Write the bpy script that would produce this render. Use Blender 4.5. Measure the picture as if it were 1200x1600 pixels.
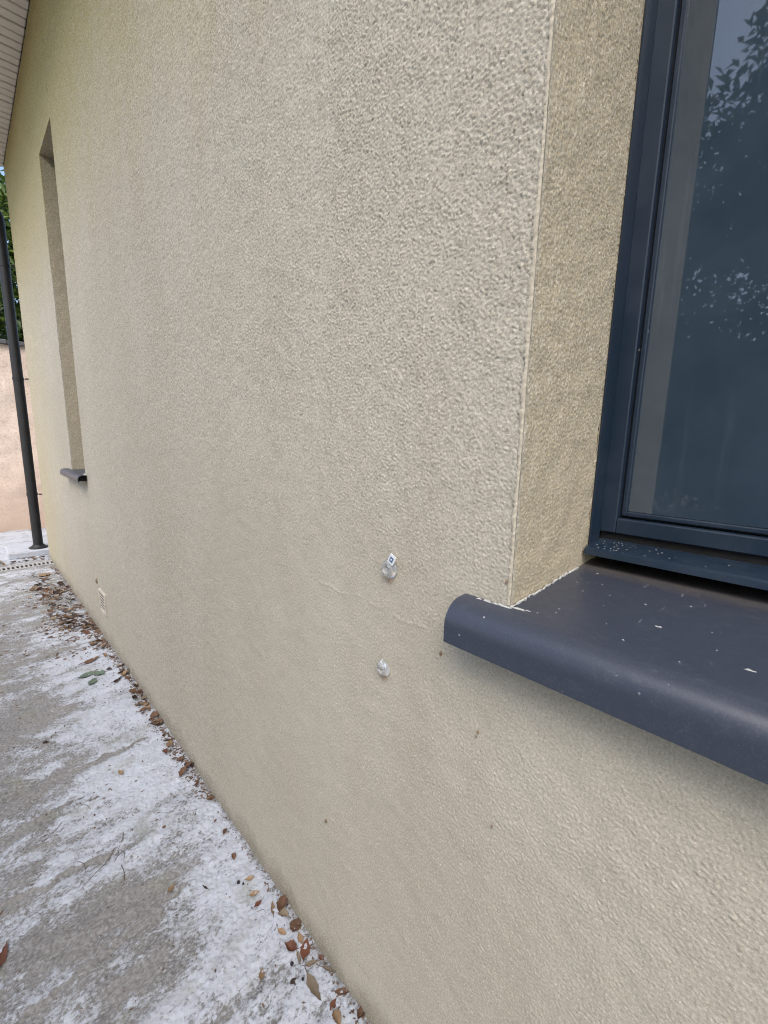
import bpy, math, random
import numpy as np
from mathutils import Vector, Matrix, Euler

for o in list(bpy.data.objects):
    bpy.data.objects.remove(o)
S = bpy.context.scene
COL = S.collection
R = math.radians
rng = np.random.default_rng(7)
random.seed(7)

# ------------------------------------------------------------------ camera
cam_d = bpy.data.cameras.new('camera')
cam = bpy.data.objects.new('camera', cam_d)
COL.objects.link(cam)
cam_d.sensor_fit = 'VERTICAL'
cam_d.sensor_height = 36.0
cam_d.lens = 670 / 1600 * 36
cam_d.clip_start = 0.01
cam_d.clip_end = 2000
right = Vector((0.71813, -0.69560, 0.02058))
down = Vector((-0.10536, -0.13791, -0.98483))
fwd = Vector((0.68788, 0.70507, -0.17233))
M = Matrix((right, -down, -fwd)).transposed().to_4x4()
M.translation = Vector((-0.45, 0.0, 1.122))
cam.matrix_world = M
S.camera = cam

# ------------------------------------------------------------------ sky, sun, exposure
SUN_EL, SUN_AZ = 52, 128          # azimuth measured from +Y towards -X
world = bpy.data.worlds.new('World')
S.world = world
world.use_nodes = True
wn = world.node_tree.nodes
sky = wn.new('ShaderNodeTexSky')
sky.sky_type = 'NISHITA'
sky.sun_disc = False
sky.sun_elevation = R(SUN_EL)
sky.sun_rotation = R(-SUN_AZ)
sky.air_density = 1.0
sky.dust_density = 2.5
sky.ozone_density = 1.0
world.node_tree.links.new(sky.outputs[0], wn['Background'].inputs[0])
wn['Background'].inputs[1].default_value = 0.15
sd = bpy.data.lights.new('sun', 'SUN')
sd.energy = 1.5
sd.angle = R(50)
sd.color = (1.0, 0.955, 0.89)
sun = bpy.data.objects.new('sun', sd)
COL.objects.link(sun)
sdir = Vector((-math.sin(R(SUN_AZ)) * math.cos(R(SUN_EL)), math.cos(R(SUN_AZ)) * math.cos(R(SUN_EL)), math.sin(R(SUN_EL))))
sun.rotation_euler = sdir.to_track_quat('Z', 'Y').to_euler()
sun.location = (-4, 2, 9)
S.view_settings.view_transform = 'Standard'
S.view_settings.look = 'None'
S.view_settings.exposure = 1.05
S.view_settings.gamma = 1.0
S.render.engine = 'CYCLES'
S.cycles.use_denoising = True
S.cycles.denoiser = 'OPENIMAGEDENOISE'
S.cycles.denoising_input_passes = 'RGB_ALBEDO_NORMAL'
S.cycles.denoising_prefilter = 'NONE'
S.cycles.filter_width = 1.1
S.cycles.use_adaptive_sampling = True
S.cycles.adaptive_threshold = 0.012
S.cycles.sample_clamp_indirect = 4.0
S.cycles.max_bounces = 6
S.cycles.diffuse_bounces = 3
S.cycles.glossy_bounces = 3
S.cycles.transmission_bounces = 5
S.cycles.transparent_max_bounces = 8


# ------------------------------------------------------------------ node helpers
class NT:
    def __init__(s, name):
        s.m = bpy.data.materials.new(name)
        s.m.use_nodes = True
        s.t = s.m.node_tree
        s.n = s.t.nodes
        s.b = s.n['Principled BSDF']
        s.out = s.n['Material Output']

    def new(s, typ, **kw):
        n = s.n.new(typ)
        for k, v in kw.items():
            setattr(n, k, v)
        return n

    def set(s, sock, v):
        if isinstance(v, bpy.types.NodeSocket):
            s.t.links.new(v, sock)
        else:
            if hasattr(sock.default_value, '__len__') and len(sock.default_value) == 4 and len(v) == 3:
                v = (*v, 1)
            sock.default_value = v

    def coord(s, kind='Object'):
        return s.new('ShaderNodeTexCoord').outputs[kind]

    def mapping(s, vec, scale=(1, 1, 1), rot=(0, 0, 0), loc=(0, 0, 0)):
        n = s.new('ShaderNodeMapping')
        s.set(n.inputs['Vector'], vec)
        n.inputs['Scale'].default_value = scale
        n.inputs['Rotation'].default_value = rot
        n.inputs['Location'].default_value = loc
        return n.outputs[0]

    def noise(s, vec, scale, detail=4, rough=0.55, dist=0.0):
        n = s.new('ShaderNodeTexNoise')
        s.set(n.inputs['Vector'], vec)
        n.inputs['Scale'].default_value = scale
        n.inputs['Detail'].default_value = detail
        n.inputs['Roughness'].default_value = rough
        n.inputs['Distortion'].default_value = dist
        return n.outputs[0]

    def voro(s, vec, scale, feature='F1', out=0, rand=1.0):
        n = s.new('ShaderNodeTexVoronoi', feature=feature)
        s.set(n.inputs['Vector'], vec)
        n.inputs['Scale'].default_value = scale
        n.inputs['Randomness'].default_value = rand
        return n.outputs[out]

    def ramp(s, fac, a, b, lo=0.0, hi=1.0):
        n = s.new('ShaderNodeMapRange')
        n.interpolation_type = 'SMOOTHSTEP'
        s.set(n.inputs['Value'], fac)
        n.inputs['From Min'].default_value = a
        n.inputs['From Max'].default_value = b
        n.inputs['To Min'].default_value = lo
        n.inputs['To Max'].default_value = hi
        return n.outputs[0]

    def math(s, op, a, b=0.0, clamp=False):
        n = s.new('ShaderNodeMath', operation=op, use_clamp=clamp)
        s.set(n.inputs[0], a)
        s.set(n.inputs[1], b)
        return n.outputs[0]

    def mix(s, fac, a, b, blend='MIX'):
        n = s.new('ShaderNodeMix', data_type='RGBA', blend_type=blend)
        s.set(n.inputs[0], fac)
        s.set(n.inputs[6], a)
        s.set(n.inputs[7], b)
        return n.outputs[2]

    def sep(s, vec):
        n = s.new('ShaderNodeSeparateXYZ')
        s.set(n.inputs[0], vec)
        return n.outputs

    def attr(s, name):
        return s.new('ShaderNodeAttribute', attribute_name=name).outputs['Fac']

    def bump(s, h, strength=0.5, dist=0.001, normal=None):
        n = s.new('ShaderNodeBump')
        s.set(n.inputs['Height'], h)
        n.inputs['Strength'].default_value = strength
        n.inputs['Distance'].default_value = dist
        if normal is not None:
            s.set(n.inputs['Normal'], normal)
        return n.outputs[0]

    def done(s, col=None, rough=None, normal=None, spec=None, metal=None):
        if col is not None:
            s.set(s.b.inputs['Base Color'], col)
        if rough is not None:
            s.set(s.b.inputs['Roughness'], rough)
        if normal is not None:
            s.set(s.b.inputs['Normal'], normal)
        if spec is not None:
            s.set(s.b.inputs['Specular IOR Level'], spec)
        if metal is not None:
            s.set(s.b.inputs['Metallic'], metal)
        return s.m


MAT = {}


def mat_render():
    """scraped mineral render; pale where rain washes it, yellower where the eaves and recesses keep it dry"""
    t = NT('wall_render')
    p = t.coord()
    x, y, z = t.sep(p)
    big = t.noise(p, 1.1, 4, 0.6)
    streak = t.noise(t.mapping(p, (1, 2.2, 0.8)), 1.9, 5, 0.65)
    mott = t.noise(p, 9, 4, 0.65)
    fine = t.noise(p, 330, 2, 0.7)
    pale = (0.505, 0.470, 0.390)
    grey = (0.445, 0.406, 0.326)
    yell = (0.45, 0.36, 0.075)
    tan = (0.50, 0.425, 0.285)
    c = t.mix(t.ramp(t.math('ADD', t.math('MULTIPLY', big, 0.55), t.math('MULTIPLY', streak, 0.5)), 0.42, 0.66), pale, grey)
    c = t.mix(t.ramp(mott, 0.5, 0.78, 0, 0.15), c, (0.40, 0.345, 0.25))
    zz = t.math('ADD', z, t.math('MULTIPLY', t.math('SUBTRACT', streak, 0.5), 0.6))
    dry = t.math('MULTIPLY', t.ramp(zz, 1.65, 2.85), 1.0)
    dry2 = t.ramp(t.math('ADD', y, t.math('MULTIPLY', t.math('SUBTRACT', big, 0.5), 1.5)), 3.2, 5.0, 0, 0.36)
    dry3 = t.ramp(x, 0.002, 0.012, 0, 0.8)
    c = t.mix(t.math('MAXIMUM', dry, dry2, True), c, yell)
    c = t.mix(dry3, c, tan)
    # lower wall's shade painted in as tan, then dirt and algae along the foot
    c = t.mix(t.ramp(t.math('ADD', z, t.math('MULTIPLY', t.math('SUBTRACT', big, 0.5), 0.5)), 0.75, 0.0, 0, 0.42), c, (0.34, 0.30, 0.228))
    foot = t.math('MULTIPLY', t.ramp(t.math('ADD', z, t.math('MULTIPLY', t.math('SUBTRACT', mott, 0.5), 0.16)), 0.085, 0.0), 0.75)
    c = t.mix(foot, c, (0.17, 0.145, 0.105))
    c = t.mix(t.ramp(fine, 0.45, 0.66, 0, 0.38), c, (0.27, 0.235, 0.17))
    c = t.mix(t.ramp(t.noise(p, 370, 2, 0.7), 0.50, 0.68, 0, 0.5), c, (0.70, 0.66, 0.55))
    cg = t.math('MULTIPLY', t.ramp(y, 0.7, 1.6, 0, 0.42), t.ramp(t.noise(t.mapping(p, (1, 0.45, 1)), 190, 2, 0.65), 0.42, 0.62))
    c = t.mix(cg, c, (0.31, 0.275, 0.215))
    # sand grains of different tone
    g1 = t.sep(t.voro(p, 235, 'F1', 1))[0]
    g2 = t.sep(t.voro(p, 330, 'F1', 1))[1]
    gz = t.math('MAXIMUM', t.ramp(z, 0.75, 1.25, 0.12, 1.0), t.ramp(y, 0.7, 1.5, 0, 0.7))
    c = t.mix(t.math('MULTIPLY', gz, t.ramp(g1, 0.62, 1.0, 0, 0.36)), c, (0.20, 0.175, 0.13))
    c = t.mix(t.math('MULTIPLY', gz, t.ramp(g2, 0.55, 1.0, 0, 0.5)), c, (0.72, 0.68, 0.58))
    # glue and rust marks under the two fixings
    for q in ((0.0, 0.446, 0.907), (0.0, 0.455, 0.741)):
        dn = t.new('ShaderNodeVectorMath', operation='DISTANCE')
        t.set(dn.inputs[0], p)
        dn.inputs[1].default_value = q
        c = t.mix(t.ramp(t.math('ADD', dn.outputs['Value'], t.math('MULTIPLY', t.math('SUBTRACT', t.noise(p, 120, 2), 0.5), 0.012)), 0.014, 0.003, 0, 0.5), c, (0.36, 0.22, 0.11))
    # a few rusty and dark specks
    sp = t.voro(p, 7.0)
    c = t.mix(t.ramp(sp, 0.018, 0.010, 0, 0.6), c, (0.16, 0.11, 0.07))
    n1 = t.noise(p, 250, 3, 0.7)
    far = t.ramp(y, 0.6, 1.8, 0.3, 1.0)
    hb = t.math('MULTIPLY', n1, far)
    return t.done(c, 0.93, t.bump(hb, 0.9, 0.0028), 0.2)


def mat_concrete():
    """old concrete with white lime deposit (attribute) over brown grey dirt"""
    t = NT('path_concrete')
    p = t.coord()
    dep = t.attr('deposit')
    n1 = t.noise(t.mapping(p, (0.8, 1.3, 1)), 24, 6, 0.72)
    n4 = t.noise(t.mapping(p, (0.9, 1.2, 1), (0, 0, 0.4)), 62, 5, 0.7, 0.5)
    n2 = t.noise(t.mapping(p, (1.0, 1.3, 1)), 130, 5, 0.7)
    n3 = t.noise(p, 5, 3, 0.6)
    k = t.math('ADD', dep, t.math('MULTIPLY', t.math('SUBTRACT', n1, 0.5), 0.95))
    k = t.math('ADD', k, t.math('MULTIPLY', t.math('SUBTRACT', n2, 0.5), 1.9))
    k = t.math('ADD', k, t.math('MULTIPLY', t.math('SUBTRACT', n4, 0.5), 1.7))
    k = t.ramp(k, 0.24, 0.82)
    dark = t.mix(t.ramp(n3, 0.35, 0.65), (0.130, 0.128, 0.126), (0.185, 0.179, 0.172))
    dark = t.mix(t.ramp(n2, 0.35, 0.65), dark, (0.265, 0.26, 0.252))
    white = t.mix(t.ramp(n1, 0.3, 0.7), (0.47, 0.50, 0.56), (0.41, 0.435, 0.48))
    white = t.mix(t.ramp(n2, 0.5, 0.75, 0, 0.5), white, (0.36, 0.36, 0.355))
    c = t.mix(k, dark, white)
    # moss tint and little dark grains
    moss = t.noise(p, 8, 3, 0.6, 0.4)
    c = t.mix(t.ramp(moss, 0.55, 0.72, 0, 0.5), c, (0.22, 0.225, 0.17))
    damp = t.noise(t.mapping(p, (0.8, 1.4, 1), (0, 0, 0.3)), 13, 5, 0.7, 0.6)
    c = t.mix(t.ramp(damp, 0.5, 0.72, 0, 0.45), c, (0.25, 0.243, 0.235))
    g = t.voro(p, 75)
    pick = t.noise(p, 31, 2)
    c = t.mix(t.math('MULTIPLY', t.ramp(g, 0.2, 0.12), t.ramp(pick, 0.56, 0.62)), c, (0.10, 0.085, 0.07))
    h = t.math('ADD', n2, t.math('MULTIPLY', k, 0.35))
    return t.done(c, 0.9, t.bump(h, 0.75, 0.003), 0.25)


def mat_painted(name, col, rough=0.38, dust=0.25, dustcol=(0.45, 0.44, 0.43), metal=0.0, spots=True):
    t = NT(name)
    p = t.coord()
    n = t.noise(p, 14, 5, 0.65)
    f = t.noise(p, 420, 2, 0.6)
    c = t.mix(t.ramp(n, 0.42, 0.8, 0, dust), col, dustcol)
    c = t.mix(t.ramp(f, 0.62, 0.72, 0, dust * 0.8), c, dustcol)
    if spots:
        v = t.voro(p, 60)
        q = t.noise(p, 19, 2)
        c = t.mix(t.math('MULTIPLY', t.ramp(v, 0.13, 0.06), t.ramp(q, 0.6, 0.64, 0, 0.8)), c, (0.7, 0.7, 0.7))
    r = t.ramp(n, 0.3, 0.8, rough, min(1, rough + 0.25))
    return t.done(c, r, t.bump(f, 0.08, 0.0004), 0.5, metal)


def mat_sill():
    t = NT('sill_coating')
    p = t.coord()
    base = (0.043, 0.052, 0.076)
    f = t.noise(p, 520, 3, 0.7)
    m = t.noise(t.mapping(p, (1, 1, 1), (0, 0, 0.5)), 70, 5, 0.75)
    c = t.mix(t.ramp(f, 0.5, 0.75, 0, 0.22), base, (0.17, 0.18, 0.21))
    c = t.mix(t.ramp(m, 0.56, 0.78, 0, 0.30), c, (0.15, 0.155, 0.175))
    # scratches and wipe marks in two directions
    for rot, sc, lo in ((0.35, 150, 0.70), (-0.9, 120, 0.72)):
        w = t.noise(t.mapping(p, (0.07, 1, 1), (0, 0, rot)), sc, 2, 0.5)
        g = t.noise(p, 17 + sc * 0.02, 2)
        c = t.mix(t.math('MULTIPLY', t.ramp(w, lo, lo + 0.05, 0, 0.5), t.ramp(g, 0.52, 0.62)), c, (0.30, 0.31, 0.34))
    v = t.voro(p, 75)
    q = t.noise(p, 19, 2)
    c = t.mix(t.math('MULTIPLY', t.ramp(v, 0.12, 0.06), t.ramp(q, 0.58, 0.63, 0, 0.7)), c, (0.5, 0.5, 0.52))
    # dirt gathered along the back joint
    x, y, z = t.sep(p)
    c = t.mix(t.math('MULTIPLY', t.ramp(t.math('ADD', x, t.math('MULTIPLY', m, 0.05)), 0.20, 0.245), 0.6), c, (0.12, 0.105, 0.09))
    r = t.ramp(m, 0.35, 0.8, 0.34, 0.52)
    return t.done(c, r, t.bump(f, 0.12, 0.0004), 0.5)


def mat_plain(name, col, rough=0.6, var=0.25, scale=30, spec=0.3, bump=0.3, bdist=0.001):
    t = NT(name)
    p = t.coord()
    n = t.noise(p, scale, 5, 0.65)
    lo = tuple(v * (1 - var) for v in col)
    hi = tuple(min(1, v * (1 + var)) for v in col)
    return t.done(t.mix(t.ramp(n, 0.3, 0.7), lo, hi), rough, t.bump(n, bump, bdist), spec)


def mat_far_wall():
    t = NT('far_wall_render')
    p = t.coord()
    x, y, z = t.sep(p)
    n = t.noise(t.mapping(p, (4, 1, 0.7)), 2.0, 5, 0.65)
    f = t.noise(p, 45, 4, 0.7)
    c = t.mix(t.ramp(n, 0.3, 0.7), (0.84, 0.71, 0.61), (0.78, 0.64, 0.54))
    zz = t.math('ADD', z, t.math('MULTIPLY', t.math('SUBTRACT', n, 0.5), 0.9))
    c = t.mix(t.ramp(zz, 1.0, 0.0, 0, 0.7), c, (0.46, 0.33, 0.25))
    c = t.mix(t.ramp(f, 0.42, 0.72, 0, 0.6), c, (0.52, 0.38, 0.29))
    return t.done(c, 0.92, t.bump(f, 0.6, 0.004), 0.2)


def mat_glass():
    """dark tinted double glazing: mirror-like coat over a deep blue body with a thin uneven film of dust"""
    t = NT('window_glass')
    p = t.coord()
    n = t.noise(p, 5, 4, 0.6)
    sp = t.voro(t.mapping(p, (1, 1, 0.5)), 24)
    q = t.noise(p, 9, 2)
    c = t.mix(t.ramp(n, 0.3, 0.75), (0.032, 0.053, 0.080), (0.050, 0.076, 0.108))
    c = t.mix(t.math('MULTIPLY', t.ramp(sp, 0.07, 0.03, 0, 0.35), t.ramp(q, 0.56, 0.62)), c, (0.4, 0.42, 0.45))
    run = t.noise(t.mapping(p, (1, 14, 0.7)), 3.0, 4, 0.6)
    c = t.mix(t.ramp(run, 0.58, 0.75, 0, 0.10), c, (0.30, 0.34, 0.38))
    t.b.inputs['IOR'].default_value = 1.95
    return t.done(c, t.ramp(n, 0.3, 0.8, 0.012, 0.03), None, 0.5)


def mat_clear():
    t = NT('clear_plastic')
    t.b.inputs['Transmission Weight'].default_value = 0.82
    t.b.inputs['IOR'].default_value = 1.35
    return t.done((0.99, 1.0, 0.99), 0.06, None, 0.6)


def mat_leaf(name, a, b, rough=0.6, scale=40, trans=0.0):
    t = NT(name)
    p = t.coord()
    oi = t.new('ShaderNodeObjectInfo').outputs['Random']
    n = t.noise(p, scale, 4, 0.7)
    c = t.mix(t.ramp(n, 0.3, 0.7), a, b)
    hs = t.new('ShaderNodeHueSaturation')
    t.set(hs.inputs['Value'], t.math('ADD', 0.75, t.math('MULTIPLY', oi, 0.5)))
    t.set(hs.inputs['Color'], c)
    return t.done(hs.outputs[0], rough, t.bump(n, 0.5, 0.0008), 0.3)


def mat_foliage(name, a, b, rough=0.35):
    t = NT(name)
    at = t.attr('leafval')
    c = t.mix(at, a, b)
    t.done(c, rough, None, 0.5)
    tl = t.new('ShaderNodeBsdfTranslucent')
    t.set(tl.inputs[0], t.mix(0.5, c, (0.10, 0.16, 0.02)))
    mx = t.new('ShaderNodeMixShader')
    mx.inputs[0].default_value = 0.25
    t.t.links.new(t.b.outputs[0], mx.inputs[1])
    t.t.links.new(tl.outputs[0], mx.inputs[2])
    t.t.links.new(mx.outputs[0], t.out.inputs[0])
    return t.m


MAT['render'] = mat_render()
MAT['concrete'] = mat_concrete()
MAT['sill'] = mat_sill()
MAT['frame'] = mat_painted('frame_coating', (0.013, 0.027, 0.050), 0.36, 0.07, (0.10, 0.13, 0.17))
MAT['gasket'] = mat_plain('rubber_gasket', (0.012, 0.012, 0.013), 0.7)
MAT['glass'] = mat_glass()
MAT['bead'] = mat_plain('corner_bead_plastic', (0.52, 0.472, 0.375), 0.9, 0.2, 160)
MAT['caulk'] = mat_plain('white_sealant', (0.50, 0.50, 0.48), 0.6, 0.25, 120, 0.3, 0.8, 0.003)
MAT['lime'] = mat_plain('chalky_marks', (0.42, 0.42, 0.43), 0.8, 0.35, 300)
MAT['soffit'] = mat_plain('soffit_plastic', (0.76, 0.73, 0.66), 0.5, 0.08, 6)
MAT['fascia'] = mat_plain('fascia_plastic', (0.60, 0.58, 0.54), 0.5, 0.08, 6)
MAT['batten'] = mat_plain('soffit_batten', (0.10, 0.09, 0.08), 0.8)
MAT['zinc'] = mat_plain('black_metal', (0.012, 0.0125, 0.014), 0.5, 0.25, 20, 0.5, 0.1)
MAT['roof'] = mat_plain('roof_tile', (0.25, 0.12, 0.08), 0.8, 0.3, 12)
MAT['room'] = mat_plain('room_plaster', (0.16, 0.17, 0.18), 0.9, 0.1, 3)
MAT['vent'] = mat_plain('vent_plastic', (0.46, 0.43, 0.36), 0.5, 0.15, 40)
MAT['hole'] = mat_plain('dark_void', (0.015, 0.014, 0.013), 0.9)
MAT['grate'] = mat_plain('galvanised_grate', (0.34, 0.34, 0.34), 0.55, 0.3, 60)
MAT['farwall'] = mat_far_wall()
MAT['coping'] = mat_plain('coping_stone', (0.11, 0.11, 0.12), 0.7, 0.25, 25)
MAT['clear'] = mat_clear()
MAT['screw'] = mat_plain('steel_screw', (0.62, 0.62, 0.60), 0.35)
MAT['tagw'] = mat_plain('white_tag', (0.74, 0.77, 0.80), 0.5, 0.05)
MAT['tagb'] = mat_plain('blue_print', (0.09, 0.15, 0.26), 0.5, 0.1)
MAT['soil'] = mat_plain('garden_soil', (0.09, 0.075, 0.05), 0.95, 0.4, 8, 0.2, 0.8, 0.02)
MAT['bark'] = mat_plain('bark', (0.10, 0.075, 0.05), 0.9, 0.4, 40, 0.2, 1.0, 0.01)
MAT['mud'] = mat_plain('dry_mud', (0.20, 0.145, 0.095), 0.9, 0.3, 200)
MAT['twig'] = mat_plain('twig_bark', (0.10, 0.075, 0.055), 0.85, 0.3, 150)
MAT['berry'] = mat_plain('black_berry', (0.02, 0.016, 0.02), 0.5, 0.3, 150)
MAT['litter'] = mat_plain('leaf_crumbs', (0.125, 0.082, 0.055), 0.8, 0.6, 60)
MAT['lf_tan'] = mat_leaf('leaf_tan', (0.30, 0.205, 0.12), (0.19, 0.122, 0.07))
MAT['lf_brown'] = mat_leaf('leaf_brown', (0.15, 0.085, 0.05), (0.085, 0.047, 0.03))
MAT['lf_red'] = mat_leaf('leaf_red_brown', (0.155, 0.062, 0.034), (0.085, 0.035, 0.022))
MAT['lf_dark'] = mat_leaf('leaf_dark', (0.055, 0.034, 0.024), (0.03, 0.019, 0.014))
MAT['lf_grey'] = mat_leaf('leaf_grey_brown', (0.24, 0.19, 0.135), (0.09, 0.068, 0.045), 0.7, 90)
MAT['lf_green'] = mat_leaf('leaf_grey_green', (0.17, 0.225, 0.17), (0.11, 0.15, 0.11))
MAT['laurel'] = mat_foliage('laurel_leaf', (0.05, 0.07, 0.025), (0.22, 0.22, 0.11), 0.25)
MAT['tree'] = mat_foliage('tree_leaf', (0.035, 0.07, 0.015), (0.15, 0.22, 0.04), 0.4)


# ------------------------------------------------------------------ object helpers
def link(o, parent=None):
    COL.objects.link(o)
    if parent is not None:
        o.parent = parent
        o.matrix_parent_inverse = Matrix.Translation(parent_world(parent)).inverted() if not parent.get('_local') else Matrix()
    return o


def parent_world(p):
    v = Vector(p.location)
    while p.parent is not None:
        p = p.parent
        if p.type == 'EMPTY' and p.location.length:
            v = v + Vector((0, 0, 0))
    return v


def np_mesh(name, V, F, smooth=True, attrs=None):
    V = np.asarray(V, dtype=np.float32).reshape(-1, 3)
    me = bpy.data.meshes.new(name)
    F = np.asarray(F, dtype=np.int32)
    k = F.shape[1]
    me.vertices.add(len(V))
    me.vertices.foreach_set('co', V.ravel())
    me.loops.add(F.size)
    me.loops.foreach_set('vertex_index', F.ravel())
    me.polygons.add(len(F))
    me.polygons.foreach_set('loop_start', np.arange(0, F.size, k, dtype=np.int32))
    if smooth:
        me.polygons.foreach_set('use_smooth', np.ones(len(F), dtype=bool))
    me.update(calc_edges=True)
    for an, av in (attrs or {}).items():
        a = me.attributes.new(an, 'FLOAT', 'POINT')
        a.data.foreach_set('value', np.asarray(av, dtype=np.float32))
    return me


class MB:
    """collects shapes; build() makes ONE mesh object"""

    def __init__(s):
        s.v, s.f, s.sm = [], [], []

    def add(s, v, f, smooth=False):
        b = len(s.v)
        s.v += [tuple(p) for p in v]
        s.f += [tuple(i + b for i in q) for q in f]
        s.sm += [smooth] * len(f)
        return s

    def box(s, a, b, bev=0.0):
        x0, y0, z0 = a
        x1, y1, z1 = b
        if bev <= 0:
            v = [(x, y, z) for x in (x0, x1) for y in (y0, y1) for z in (z0, z1)]
            f = [(0, 1, 3, 2), (4, 6, 7, 5), (0, 4, 5, 1), (2, 3, 7, 6), (0, 2, 6, 4), (1, 5, 7, 3)]
            return s.add(v, f)
        c = [(x0 + x1) / 2, (y0 + y1) / 2, (z0 + z1) / 2]
        h = [abs(x1 - x0) / 2, abs(y1 - y0) / 2, abs(z1 - z0) / 2]
        bev = min(bev, *[q * 0.9 for q in h])
        v, idx = [], {}
        for sx in (-1, 1):
            for sy in (-1, 1):
                for sz in (-1, 1):
                    for ax in range(3):
                        q = [sx * h[0], sy * h[1], sz * h[2]]
                        for k2 in range(3):
                            if k2 != ax:
                                q[k2] -= (sx, sy, sz)[k2] * bev
                        idx[(sx, sy, sz, ax)] = len(v)
                        v.append((c[0] + q[0], c[1] + q[1], c[2] + q[2]))
        f = []
        for ax in range(3):
            o1, o2 = [k2 for k2 in range(3) if k2 != ax]
            for sg in (-1, 1):
                q = []
                for a1, a2 in ((-1, -1), (1, -1), (1, 1), (-1, 1)):
                    key = [0, 0, 0]
                    key[ax] = sg
                    key[o1] = a1
                    key[o2] = a2
                    q.append(idx[(*key, ax)])
                f.append(q)
        for ax in range(3):
            o1, o2 = [k2 for k2 in range(3) if k2 != ax]
            for s1 in (-1, 1):
                for s2 in (-1, 1):
                    k1 = [0, 0, 0]
                    k1[o1] = s1
                    k1[o2] = s2
                    lo, hi = list(k1), list(k1)
                    lo[ax] = -1
                    hi[ax] = 1
                    f.append((idx[(*lo, o1)], idx[(*hi, o1)], idx[(*hi, o2)], idx[(*lo, o2)]))
        for sx in (-1, 1):
            for sy in (-1, 1):
                for sz in (-1, 1):
                    f.append(tuple(idx[(sx, sy, sz, a)] for a in range(3)))
        return s.add(v, f)

    def tube(s, pts, rad, seg=12, caps=True):
        pts = [Vector(p) for p in pts]
        n = len(pts)
        rad = [rad] * n if not hasattr(rad, '__len__') else rad
        v, f = [], []
        ref = Vector((0.13, 0.31, 0.94))
        t0 = (pts[1] - pts[0]).normalized()
        if abs(t0.dot(ref)) > 0.9:
            ref = Vector((0.9, 0.3, 0.1))
        side = t0.cross(ref).normalized()
        for i, p in enumerate(pts):
            t = (pts[min(i + 1, n - 1)] - pts[max(i - 1, 0)]).normalized()
            side = (side - t * side.dot(t)).normalized()
            up = t.cross(side)
            for k in range(seg):
                a = 2 * math.pi * k / seg
                v.append(p + (side * math.cos(a) + up * math.sin(a)) * rad[i])
        for i in range(n - 1):
            for k in range(seg):
                k2 = (k + 1) % seg
                f.append((i * seg + k, i * seg + k2, (i + 1) * seg + k2, (i + 1) * seg + k))
        s.add(v, f, True)
        if caps:
            b = len(s.v) - len(v)
            s.f.append(tuple(b + k for k in reversed(range(seg))))
            s.f.append(tuple(b + (n - 1) * seg + k for k in range(seg)))
            s.sm += [False, False]
        return s

    def lathe(s, prof, c=(0, 0, 0), axis='z', seg=24):
        v, f = [], []
        for r, h in prof:
            for k in range(seg):
                a = 2 * math.pi * k / seg
                p = (r * math.cos(a), r * math.sin(a), h)
                if axis == '-x':
                    p = (-h, r * math.cos(a), r * math.sin(a))
                v.append((c[0] + p[0], c[1] + p[1], c[2] + p[2]))
        for i in range(len(prof) - 1):
            for k in range(seg):
                k2 = (k + 1) % seg
                f.append((i * seg + k, i * seg + k2, (i + 1) * seg + k2, (i + 1) * seg + k))
        return s.add(v, f, True)

    def extrude_y(s, prof, y0, y1, closed=True, smooth=False):
        n = len(prof)
        v = [(x, y0, z) for x, z in prof] + [(x, y1, z) for x, z in prof]
        f = [(i, (i + 1) % n, n + (i + 1) % n, n + i) for i in range(n if closed else n - 1)]
        s.add(v, f, smooth)
        return s

    def mesh(s, name):
        me = bpy.data.meshes.new(name)
        me.from_pydata(s.v, [], s.f)
        me.polygons.foreach_set('use_smooth', s.sm)
        import bmesh
        bm = bmesh.new()
        bm.from_mesh(me)
        bmesh.ops.recalc_face_normals(bm, faces=bm.faces)
        bm.to_mesh(me)
        bm.free()
        if any(s.sm):
            me.set_sharp_from_angle(angle=R(38))
        me.update()
        return me

    def build(s, name, mat, parent=None):
        return mk(name, s.mesh(name), mat, parent)


def mk(name, me, mat, parent=None, loc=(0, 0, 0), rot=(0, 0, 0), scale=(1, 1, 1)):
    if mat is not None and not me.materials:
        me.materials.append(MAT[mat])
    o = bpy.data.objects.new(name, me)
    o.location = loc
    o.rotation_euler = rot
    o.scale = scale
    COL.objects.link(o)
    if parent is not None:
        o.parent = parent
        w = parent.matrix_basis.copy()
        q = parent
        while q.parent is not None:
            w = q.parent.matrix_basis @ q.matrix_parent_inverse @ w if False else w
            q = q.parent
        o.matrix_parent_inverse = WORLD[parent.name].inverted()
    WORLD[o.name] = Matrix.LocRotScale(Vector(loc), Euler(rot), Vector(scale))
    return o


WORLD = {}


def empty(name, loc):
    o = bpy.data.objects.new(name, None)
    o.location = loc
    o.empty_display_size = 0.1
    COL.objects.link(o)
    WORLD[o.name] = Matrix.Translation(Vector(loc))
    return o


def tag(o, label, cat, group=None):
    o['label'] = label
    o['category'] = cat
    if group:
        o['group'] = group
    return o


def structure(o):
    o['kind'] = 'structure'
    return o


# ------------------------------------------------------------------ relief fields (band limited random heights)
FN, FPX = 2048, 0.0012


def field(bands, seed, aniso=1.0):
    r = np.random.default_rng(seed)
    k = np.fft.fftfreq(FN, FPX)
    kx, ky = np.meshgrid(k, k, indexing='ij')
    kk = np.sqrt((kx * aniso) ** 2 + ky ** 2) + 1e-9
    sp = np.fft.fft2(r.standard_normal((FN, FN)))
    out = np.zeros((FN, FN))
    for wl, width, amp in bands:
        f = np.fft.ifft2(sp * np.exp(-0.5 * (np.log(kk * wl) / width) ** 2)).real
        out += amp * f / f.std()
    return (out / out.std()).astype(np.float32)


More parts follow.
